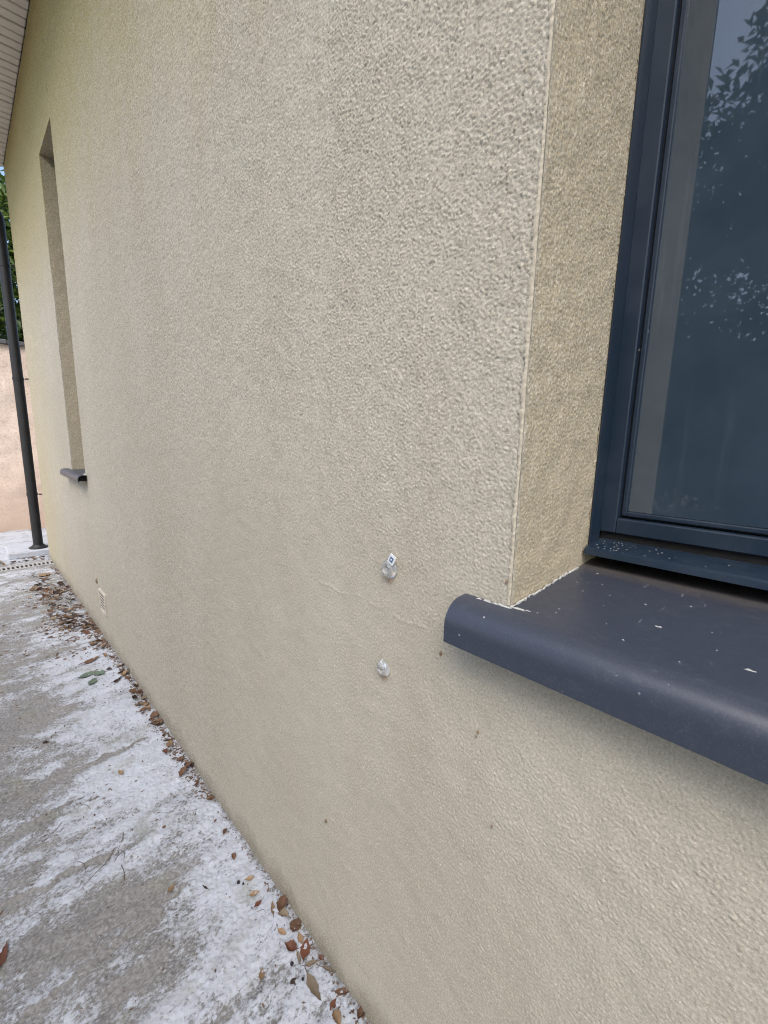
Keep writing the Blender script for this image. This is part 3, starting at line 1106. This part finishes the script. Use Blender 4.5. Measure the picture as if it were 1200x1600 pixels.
drain = empty('drain_channel', (-1.3, 4.555, -0.1))
tag(drain, 'grey slotted drain channel crossing the path at the far corner', 'drain')
m = MB()
m.box((-2.6, DR0 + 0.002, -0.12), (0.02, DR1 - 0.002, -0.11))
m.box((-2.6, DR0 + 0.001, -0.11), (0.02, DR0 + 0.012, 0.0005))
m.box((-2.6, DR1 - 0.012, -0.11), (0.02, DR1 - 0.001, 0.0005))
m.build('trough', 'grate', drain)
for nm, a, b in (('rail', DR0 + 0.013, DR0 + 0.038), ('rail', DR1 - 0.038, DR1 - 0.013)):
    MB().box((-2.6, a, -0.012), (0.018, b, -0.001), 0.002).build(nm, 'grate', drain)
bar = MB().box((0, DR0 + 0.0382, -0.012), (0.013, DR1 - 0.0382, -0.0015), 0.002).mesh('bar')
for k in range(58):
    mk('bar', bar, 'grate', drain, (0.002 - 0.0285 * k, 0, 0))

# ------------------------------------------------------------------ boundary wall
fw = empty('boundary_wall', (0.0, 6.35, 0.0))
tag(fw, 'pink beige rendered garden wall with dark coping beyond the house', 'garden wall')
Pw = Patches()
nx, nz = 180, 60
X, Z = np.meshgrid(np.linspace(-6, 6, nx), np.linspace(-0.15, 2.005, nz), indexing='ij')
Pw.add(X, 6.25 - 0.004 * samp(FL, X * 0.3, Z * 0.3), Z)
Pw.quad((-6, 6.25, 2.005), (6, 6.25, 2.005), (6, 6.45, 2.005), (-6, 6.45, 2.005))
Pw.quad((-6, 6.45, -0.15), (6, 6.45, -0.15), (6, 6.45, 2.005), (-6, 6.45, 2.005))
Pw.quad((-6, 6.25, -0.15), (-6, 6.45, -0.15), (-6, 6.45, 2.005), (-6, 6.25, 2.005))
Pw.quad((6, 6.25, -0.15), (6, 6.45, -0.15), (6, 6.45, 2.005), (6, 6.25, 2.005))
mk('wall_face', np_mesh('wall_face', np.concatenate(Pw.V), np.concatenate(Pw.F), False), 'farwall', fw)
cop = MB().box((0, 6.215, 2.006), (0.996, 6.485, 2.052), 0.006).mesh('coping')
for k in range(12):
    mk('coping', cop, 'coping', fw, (-6 + k, 0, 0.0008 * (k % 3)))


# ------------------------------------------------------------------ shrubs and trees
def foliage_mesh(name, centres, n, leaf_l, leaf_w, seed, droop=0.2):
    """leaf faces spread through clumps; centres = [(x, y, z, rx, ry, rz, weight)]"""
    r = np.random.default_rng(seed)
    w = np.array([c[6] for c in centres], float)
    cnt = np.maximum(1, (n * w / w.sum()).astype(int))
    Ps, out, val = [], [], []
    for c, k in zip(centres, cnt):
        d = r.standard_normal((k, 3))
        d /= np.linalg.norm(d, axis=1)[:, None]
        rad = r.random(k) ** 0.45
        Ps.append(np.array(c[:3]) + d * rad[:, None] * np.array(c[3:6]))
        out.append(d)
        val.append(np.clip(r.normal(0.35, 0.25, k) + 0.25 * r.random(), 0, 1))
    Pn, D, vl = np.concatenate(Ps), np.concatenate(out), np.concatenate(val)
    N = len(Pn)
    ax = D + 0.9 * r.standard_normal((N, 3))
    ax[:, 2] -= droop
    ax /= np.linalg.norm(ax, axis=1)[:, None]
    ref = r.standard_normal((N, 3)) * 0.6 + np.array([0, 0, 1.0])
    sd_ = np.cross(ax, ref)
    sd_ /= np.linalg.norm(sd_, axis=1)[:, None]
    nm = np.cross(sd_, ax)
    L = leaf_l * r.uniform(0.6, 1.25, N)[:, None]
    Wd = leaf_w * r.uniform(0.7, 1.2, N)[:, None]
    a = Pn
    b = Pn + ax * L * 0.45 + sd_ * Wd * 0.5 + nm * Wd * 0.16
    c = Pn + ax * L - nm * L * 0.12
    d = Pn + ax * L * 0.45 - sd_ * Wd * 0.5 + nm * Wd * 0.16
    V = np.stack([a, b, c, d], 1).reshape(-1, 3)
    i = np.arange(N)[:, None] * 4
    F = np.concatenate([i + [0, 1, 2], i + [0, 2, 3]], 1).reshape(-1, 3)
    return np_mesh(name, V, F, False, {'leafval': np.repeat(vl, 4)})


def shrub(name, x, y, h, rx, ry, n, seed, label, cat, matn, ll, lw, base=0.1, zb=-0.16, group=None, clumps=46):
    rr = random.Random(seed)
    t = empty(name, (x, y, zb))
    tag(t, label, cat, group)
    cl = []
    for k in range(clumps):
        a = rr.uniform(0, 2 * math.pi)
        u = rr.random()
        z = base + (h - base) * u
        prof = math.sqrt(max(0.02, 1 - (max(0, u - 0.45) / 0.57) ** 2)) * (0.75 + 0.25 * min(1, u / 0.3))
        q = rr.random() ** 0.5 * prof * 0.97
        s_ = rr.uniform(0.18, 0.34) * (0.6 + 0.4 * h / 4)
        cl.append((x + rx * q * math.cos(a), y + ry * q * math.sin(a), z - s_ * 0.4 + zb, s_ * 1.15, s_ * 1.25, s_, s_ ** 2))
    m = MB()
    for k in range(6):
        c = cl[k * 6]
        p0 = Vector((x + rr.uniform(-0.08, 0.08), y + rr.uniform(-0.08, 0.08), zb))
        p2 = Vector(c[:3])
        p1 = p0.lerp(p2, 0.5) + Vector((rr.uniform(-0.1, 0.1), rr.uniform(-0.1, 0.1), 0.2))
        r0 = 0.022 * h / 2.5
        m.tube([p0, p0.lerp(p1, 0.6) + Vector((0, 0, 0.05)), p1, p2], [r0 * 1.4, r0, r0 * 0.7, r0 * 0.25], 8)
    m.build('trunk', 'bark', t)
    mk('crown', foliage_mesh('crown', cl, n, ll, lw, seed), matn, t)
    return t


shrub('laurel_shrub', -3.75, -0.40, 4.85, 0.95, 2.15, 130000, 41, 'tall dark laurel reflected in the near window', 'shrub', 'laurel', 0.095, 0.042, clumps=380)
shrub('leafy_tree', 0.25, 8.3, 4.7, 1.0, 0.9, 12000, 51, 'bright green leafy tree behind the pink garden wall', 'tree', 'tree', 0.13, 0.06, base=0.8, clumps=80)


# ------------------------------------------------------------------ fallen leaves
def leaf_mesh(name, L, W, tipx, fold, curl, twist, seed, petiole=0.25, ragged=0.0):
    rr = random.Random(seed)
    V, F = [], []
    n, c = 9, 4
    for i in range(n + 1):
        t = i / n
        w = W * 0.5 * (math.sin(math.pi * min(1, max(0, t ** tipx))) ** (0.7 if W > 0.8 else 1.2)) * (1 + 0.10 * math.sin(t * 23 + seed)) + 0.002
        tw = twist * (t - 0.5)
        cz = curl * ((t - 0.5) ** 2) * 4
        for j in range(c + 1):
            s_ = (j / c - 0.5) * 2
            ww = w * (1 - ragged * rr.random() * (abs(s_) > 0.9))
            yy = s_ * ww
            zz = fold * abs(s_) ** 1.4 * ww + cz + 0.09 * W * rr.uniform(-1, 1) * abs(s_) - 0.02 * W * (s_ == 0)
            y2 = yy * math.cos(tw) - zz * math.sin(tw) * 0.3
            z2 = zz + yy * math.sin(tw)
            V.append(((t - 0.5) * L * (1 - 0.15 * abs(curl) / L), y2, z2))
    for i in range(n):
        for j in range(c):
            a = i * (c + 1) + j
            F.append((a, a + 1, a + c + 2, a + c + 1))
    k = len(V)
    r0 = 0.018
    x0, z0 = V[c // 2][0], V[c // 2][2]
    pl = petiole * L
    for q in range(3):
        f = q / 2
        for (dy, dz) in ((-r0, 0), (r0, 0), (0, r0 * 1.6)):
            V.append((x0 + 0.01 - pl * f, dy + 0.1 * pl * f * f, z0 + dz - 0.15 * pl * f * 0))
    for q in range(2):
        for e in range(3):
            e2 = (e + 1) % 3
            a = k + q * 3
            F.append((a + e, a + e2, a + 3 + e2, a + 3 + e))
    V = np.array(V)
    V[:, 2] -= V[:, 2].min()
    return np_mesh(name, V, F, True)


SHAPES = {
    'oval': leaf_mesh('leaf_oval', 1.0, 0.52, 0.9, 0.25, 0.10, 0.3, 1, 0.15),
    'long': leaf_mesh('leaf_long', 1.0, 0.36, 0.8, 0.3, 0.12, -0.4, 2, 0.2, 0.3),
    'round': leaf_mesh('leaf_round', 1.0, 0.92, 1.0, 0.12, 0.06, 0.2, 3, 0.18),
    'curl': leaf_mesh('leaf_curl', 1.0, 0.62, 0.9, 0.9, 0.28, 0.8, 4, 0.12),
    'cup': leaf_mesh('leaf_cup', 1.0, 0.66, 0.85, 0.7, -0.10, -0.6, 5, 0.2, 0.2),
    'thin': leaf_mesh('leaf_thin', 1.0, 0.24, 0.8, 0.8, 0.08, 0.9, 6, 0.3, 0.3),
}
MESHC = {}


def leaf(shape, matn, x, y, size, rz, label=None, cat='leaf', group=None, tilt=(0, 0), lift=0.0, name='fallen_leaf'):
    key = (shape, matn)
    if key not in MESHC:
        me = SHAPES[shape].copy()
        me.name = 'leaf_' + shape
        me.materials.append(MAT[matn])
        MESHC[key] = me
    me = MESHC[key]
    z = float(path_h(np.array([x]), np.array([y]))[0]) + 0.0005 + lift
    o = mk(name, me, None, None, (x, y, z), (tilt[0], tilt[1], rz), (size,) * 3)
    if label:
        tag(o, label, cat, group)
    return o


NEAR = [
    # shape, material, x, y, size, heading, label
    ('cup', 'lf_brown', -0.030, 1.052, 0.020, 40, 'small two-lobed brown leaf, farther of the lone pair near the wall'),
    ('cup', 'lf_brown', -0.044, 0.968, 0.022, 70, 'small two-lobed brown leaf with tan middle, nearer of the lone pair'),
    ('oval', 'lf_red', -0.036, 1.108, 0.014, 10, 'tiny red brown leaf bit just beyond the two-lobed leaves'),
    ('thin', 'lf_dark', -0.070, 1.167, 0.014, 60, 'tiny dark bent leaf scrap on the white concrete'),
    ('round', 'lf_brown', -0.151, 1.187, 0.011, 0, 'tiny round brown scrap on the greenish stain'),
    ('oval', 'lf_tan', -0.189, 1.495, 0.028, 100, 'lone tan leaf in the middle of the white concrete patch'),
    ('oval', 'lf_tan', -0.196, 0.989, 0.026, 30, 'lone tan leaf with dark tip above the grey wet stain'),
    ('thin', 'lf_dark', -0.132, 0.941, 0.022, 110, 'dark jagged leaf scrap on white concrete between stain and wall'),
    ('oval', 'lf_tan', -0.043, 0.882, 0.024, 150, 'tan leaf at the top of the column of three small leaves'),
    ('oval', 'lf_tan', -0.049, 0.845, 0.026, -20, 'pale tan leaf in the middle of the column of three'),
    ('oval', 'lf_red', -0.055, 0.816, 0.023, 190, 'red brown leaf at the bottom of the column of three'),
    ('long', 'lf_tan', -0.033, 0.782, 0.034, 65, 'narrow tan leaf on the left of the big curled brown cluster'),
    ('curl', 'lf_brown', -0.014, 0.768, 0.042, 40, 'big curled brown leaf standing against the wall foot'),
    ('cup', 'lf_grey', -0.024, 0.748, 0.030, -60, 'grey brown leaf under the big curled leaf'),
    ('oval', 'lf_tan', -0.044, 0.722, 0.025, 290, 'tan leaf left of the large round brown leaf'),
    ('round', 'lf_brown', -0.014, 0.712, 0.031, 215, 'large round brown leaf lying flat by the wall'),
    ('oval', 'lf_tan', -0.021, 0.682, 0.026, 75, 'pale yellow tan leaf between the round and the dark red leaf'),
    ('curl', 'lf_red', -0.047, 0.680, 0.034, 120, 'curled bright red brown leaf left of the dark red leaf'),
    ('oval', 'lf_red', -0.024, 0.657, 0.043, 45, 'large dark red brown leaf with pale midrib'),
    ('thin', 'lf_grey', -0.043, 0.655, 0.034, 250, 'thin grey green leaf sliver between the two red leaves'),
    ('long', 'lf_grey', -0.027, 0.627, 0.032, -25, 'narrow grey brown leaf below the dark red leaf'),
    ('oval', 'lf_tan', -0.115, 0.684, 0.025, 55, 'lone orange tan leaf on the bright white concrete'),
    ('round', 'lf_dark', -0.073, 0.627, 0.016, 30, 'small dark crumpled leaf beside a black berry'),
    ('long', 'lf_grey', -0.050, 0.587, 0.060, 265, 'largest long ragged grey brown leaf pointing at the viewer'),
    ('thin', 'lf_grey', -0.008, 0.592, 0.038, 300, 'faded grey leaf remnant against the wall beside the long leaf'),
    ('oval', 'lf_red', -0.036, 0.541, 0.024, 200, 'small glossy orange brown leaf near the bottom edge'),
    ('cup', 'lf_tan', -0.044, 0.519, 0.030, 80, 'pale tan leaf at the bottom edge of the picture'),
    ('long', 'lf_brown', -0.008, 0.541, 0.040, 320, 'flattened brown leaf stuck in the dirt by the wall foot'),
    ('oval', 'lf_red', -0.007, 0.622, 0.018, 100, 'small faded red leaf scrap against the wall'),
    ('curl', 'lf_brown', -0.006, 0.490, 0.026, 20, 'brown leaf in the lower corner where wall meets path'),
    ('long', 'lf_red', -0.505, 1.092, 0.055, 70, 'red brown leaf cut by the left edge of the picture'),
    ('oval', 'lf_green', -0.150, 2.263, 0.078, 15, 'pale grey green leaf, leftmost of the three green ones'),
    ('round', 'lf_green', -0.105, 2.245, 0.050, 130, 'pale grey green leaf, rightmost of the three green ones'),
    ('oval', 'lf_green', -0.143, 2.180, 0.066, 60, 'pale grey green leaf, nearest of the three green ones'),
    ('oval', 'lf_brown', -0.030, 1.815, 0.050, 20, 'larger brown leaf set off from the drift at the wall'),
    ('oval', 'lf_tan', -0.024, 1.532, 0.045, 60, 'yellow tan leaf in the small cluster at the wall foot'),
    ('long', 'lf_dark', -0.058, 2.121, 0.060, 40, 'dark curled long leaf just right of the green leaves'),
    ('long', 'lf_brown', -0.105, 2.403, 0.090, 20, 'long thin brown leaf beyond the green leaves'),
    ('round', 'lf_dark', -0.351, 1.829, 0.018, 0, 'small black scrap on the grey concrete far from the wall'),
    ('thin', 'lf_dark', -0.231, 2.887, 0.030, 0, 'small dark scrap left of the far leaf drift'),
    ('round', 'lf_tan', -0.100, 4.150, 0.085, 40, 'pale orange leaf nearest the drain channel'),
]
for sh, mt, x, y, sz, rz, lb in NEAR:
    leaf(sh, mt, x, y, sz, R(rz), lb, tilt=(random.uniform(-0.08, 0.08), random.uniform(-0.08, 0.08)), lift=0.0004)

rr = random.Random(77)
kinds = ['oval', 'long', 'curl', 'cup', 'thin', 'round', 'oval', 'cup']
mats = ['lf_brown', 'lf_brown', 'lf_tan', 'lf_red', 'lf_dark', 'lf_grey', 'lf_tan', 'lf_brown']
dmats = ['lf_brown', 'lf_brown', 'lf_dark', 'lf_dark', 'lf_grey', 'lf_brown', 'lf_red', 'lf_grey', 'lf_tan']
CW = {'lf_brown': 'brown', 'lf_tan': 'tan', 'lf_red': 'red brown', 'lf_dark': 'dark', 'lf_grey': 'grey brown'}
SW = {'oval': 'oval', 'long': 'long', 'curl': 'curled', 'cup': 'cupped', 'thin': 'thin', 'round': 'round'}
G1 = 'dry leaves along the foot of the wall'
G2 = 'dry leaves in the far drift'
G3 = 'dry leaves by the pad at the far corner'
for k in range(88):
    y = rr.uniform(1.18, 2.95)
    if y < 1.35 and rr.random() < 0.5:
        y += 0.5
    x = -0.006 - abs(rr.gauss(0, 0.022)) - (0.05 * rr.random() if y > 2.3 else 0)
    sh, mt = rr.choice(kinds), rr.choice(mats)
    leaf(sh, mt, x, y, rr.uniform(0.018, 0.042), rr.uniform(0, 6.28), 'small ' + CW[mt] + ' ' + SW[sh] + ' leaf in the thin line along the wall foot', group=G1, tilt=(rr.uniform(-0.5, 0.5), rr.uniform(-0.4, 0.4)), lift=rr.uniform(0.001, 0.006))
for k in range(108):
    y = rr.gauss(3.35, 0.42)
    if not 2.75 < y < 4.3:
        y = rr.uniform(2.8, 3.9)
    x = -0.115 + 0.055 * rr.gauss(0, 1) - 0.02 * (y - 3.3)
    x = min(x, -0.015)
    sh, mt = rr.choice(kinds), rr.choice(dmats)
    leaf(sh, mt, x, y, rr.uniform(0.024, 0.05), rr.uniform(0, 6.28), 'small ' + CW[mt] + ' ' + SW[sh] + ' leaf in the far leaf drift before the drain', group=G2, tilt=(rr.uniform(-0.5, 0.5), rr.uniform(-0.4, 0.4)), lift=rr.uniform(0.001, 0.012))
for k in range(18):
    x = rr.uniform(-0.42, -0.02)
    sh, mt = rr.choice(kinds), rr.choice(mats)
    leaf(sh, mt, x, rr.uniform(4.68, 4.82), rr.uniform(0.03, 0.055), rr.uniform(0, 6.28), 'small ' + CW[mt] + ' ' + SW[sh] + ' leaf between the drain and the white pad', group=G3, tilt=(rr.uniform(-0.4, 0.4), rr.uniform(-0.3, 0.3)), lift=rr.uniform(0.001, 0.008))

# crumbs and bits of litter nobody could count
m = MB()
for k in range(2900):
    q = rr.random()
    if q < 0.45:
        y = rr.uniform(0.40, 4.4) if rr.random() < 0.4 else rr.uniform(1.2, 3.0)
        x = -0.004 - abs(rr.gauss(0, 0.010 + 0.008 * (y > 1.2)))
    elif q < 0.86:
        y = rr.gauss(3.3, 0.45)
        x = min(-0.01, rr.gauss(-0.115, 0.055) if rr.random() < 0.8 else rr.gauss(-0.12, 0.1))
    else:
        y = rr.uniform(0.45, 3.5)
        x = -rr.random() ** 1.6 * 0.5 - 0.005
    if y > 4.45 or y < 0.38 or (y > 2.6 and samp(FS, np.array([x * 0.8]), np.array([y * 0.5]))[0] < rr.uniform(-0.9, 0.3)):
        continue
    z = float(path_h(np.array([x]), np.array([y]))[0])
    s_ = rr.uniform(0.0010, 0.0034) * (1 + 1.6 * (y > 2.5) + 0.5 * (y > 1.2))
    a0 = rr.uniform(0, 6.28)
    pts_ = []
    for i in range(4):
        a = a0 + i * 1.571
        w = s_ * rr.uniform(0.5, 1.3) * (1.7 if i % 2 else 0.7)
        pts_.append((x + w * math.cos(a), y + w * math.sin(a), z + 0.0003 + rr.uniform(0, 0.0012)))
    pts_.append((x, y, z + 0.0010 + s_ * 0.4))
    m.add(pts_, [(0, 1, 4), (1, 2, 4), (2, 3, 4), (3, 0, 4)])
o = m.build('leaf_litter', 'litter')
o['kind'] = 'stuff'
tag(o, 'brown crumbs of leaf litter scattered along the wall foot', 'leaf litter')


# twigs
def twig(pts2, r, label):
    rr2 = random.Random(len(label) * 7)
    pts3 = []
    for (a, b) in zip(pts2[:-1], pts2[1:]):
        for q in range(6):
            f = q / 6
            x, y = a[0] + (b[0] - a[0]) * f, a[1] + (b[1] - a[1]) * f
            bow = 0.006 * math.sin(f * math.pi)
            pts3.append((x + bow, y + bow * 0.5))
    pts3.append(pts2[-1])
    P3 = [(x, y, float(path_h(np.array([x]), np.array([y]))[0]) + r * 0.9) for x, y in pts3]
    o = MB().tube(P3, [r * (1 - 0.5 * i / len(P3)) for i in range(len(P3))], 6).build('twig', 'twig')
    tag(o, label, 'twig')


twig([(-0.24, 1.25), (-0.265, 1.20), (-0.28, 1.165)], 0.0009, 'longest thin dark twig on the white concrete')
twig([(-0.258, 1.195), (-0.262, 1.15)], 0.0007, 'short twig forking beside the longest one')
twig([(-0.27, 1.14), (-0.28, 1.08)], 0.0009, 'straight twig below the forked pair')
twig([(-0.27, 1.21), (-0.31, 1.175), (-0.36, 1.14)], 0.0009, 'long twig slanting left from the forked pair')
twig([(-0.36, 1.40), (-0.41, 1.36)], 0.0009, 'thin twig bent near the left edge, farther away')
twig([(-0.32, 1.45), (-0.29, 1.40)], 0.0008, 'fine curved twig farthest from the wall corner')
twig([(-0.35, 1.23), (-0.34, 1.19)], 0.0008, 'small hooked twig left of the long slanting twig')
twig([(-0.065, 0.80), (-0.050, 0.785)], 0.0005, 'fine pale stalk beside the column of three leaves')

# black berries
for (x, y, r, lb) in ((-0.067, 0.892, 0.0042, 'black berry left of the top tan leaf of three'), (-0.059, 0.656, 0.0040, 'black berry just below the curled red leaf'), (-0.058, 0.616, 0.0030, 'small black berry beside the crumpled dark leaf'), (-0.060, 0.880, 0.0028, 'tiny black berry touching the top tan leaf of three')):
    z = float(path_h(np.array([x]), np.array([y]))[0])
    prof = [(0.00005, -r), (r * 0.55, -r * 0.83), (r * 0.92, -r * 0.38), (r, 0.05 * r), (r * 0.85, r * 0.5), (r * 0.45, r * 0.8), (r * 0.2, r * 0.72), (0.00005, r * 0.68)]
    o = MB().lathe(prof, (x, y, z + r * 0.9), 'z', 12).build('berry', 'berry')
    tag(o, lb, 'berry', 'black berries by the leaves')
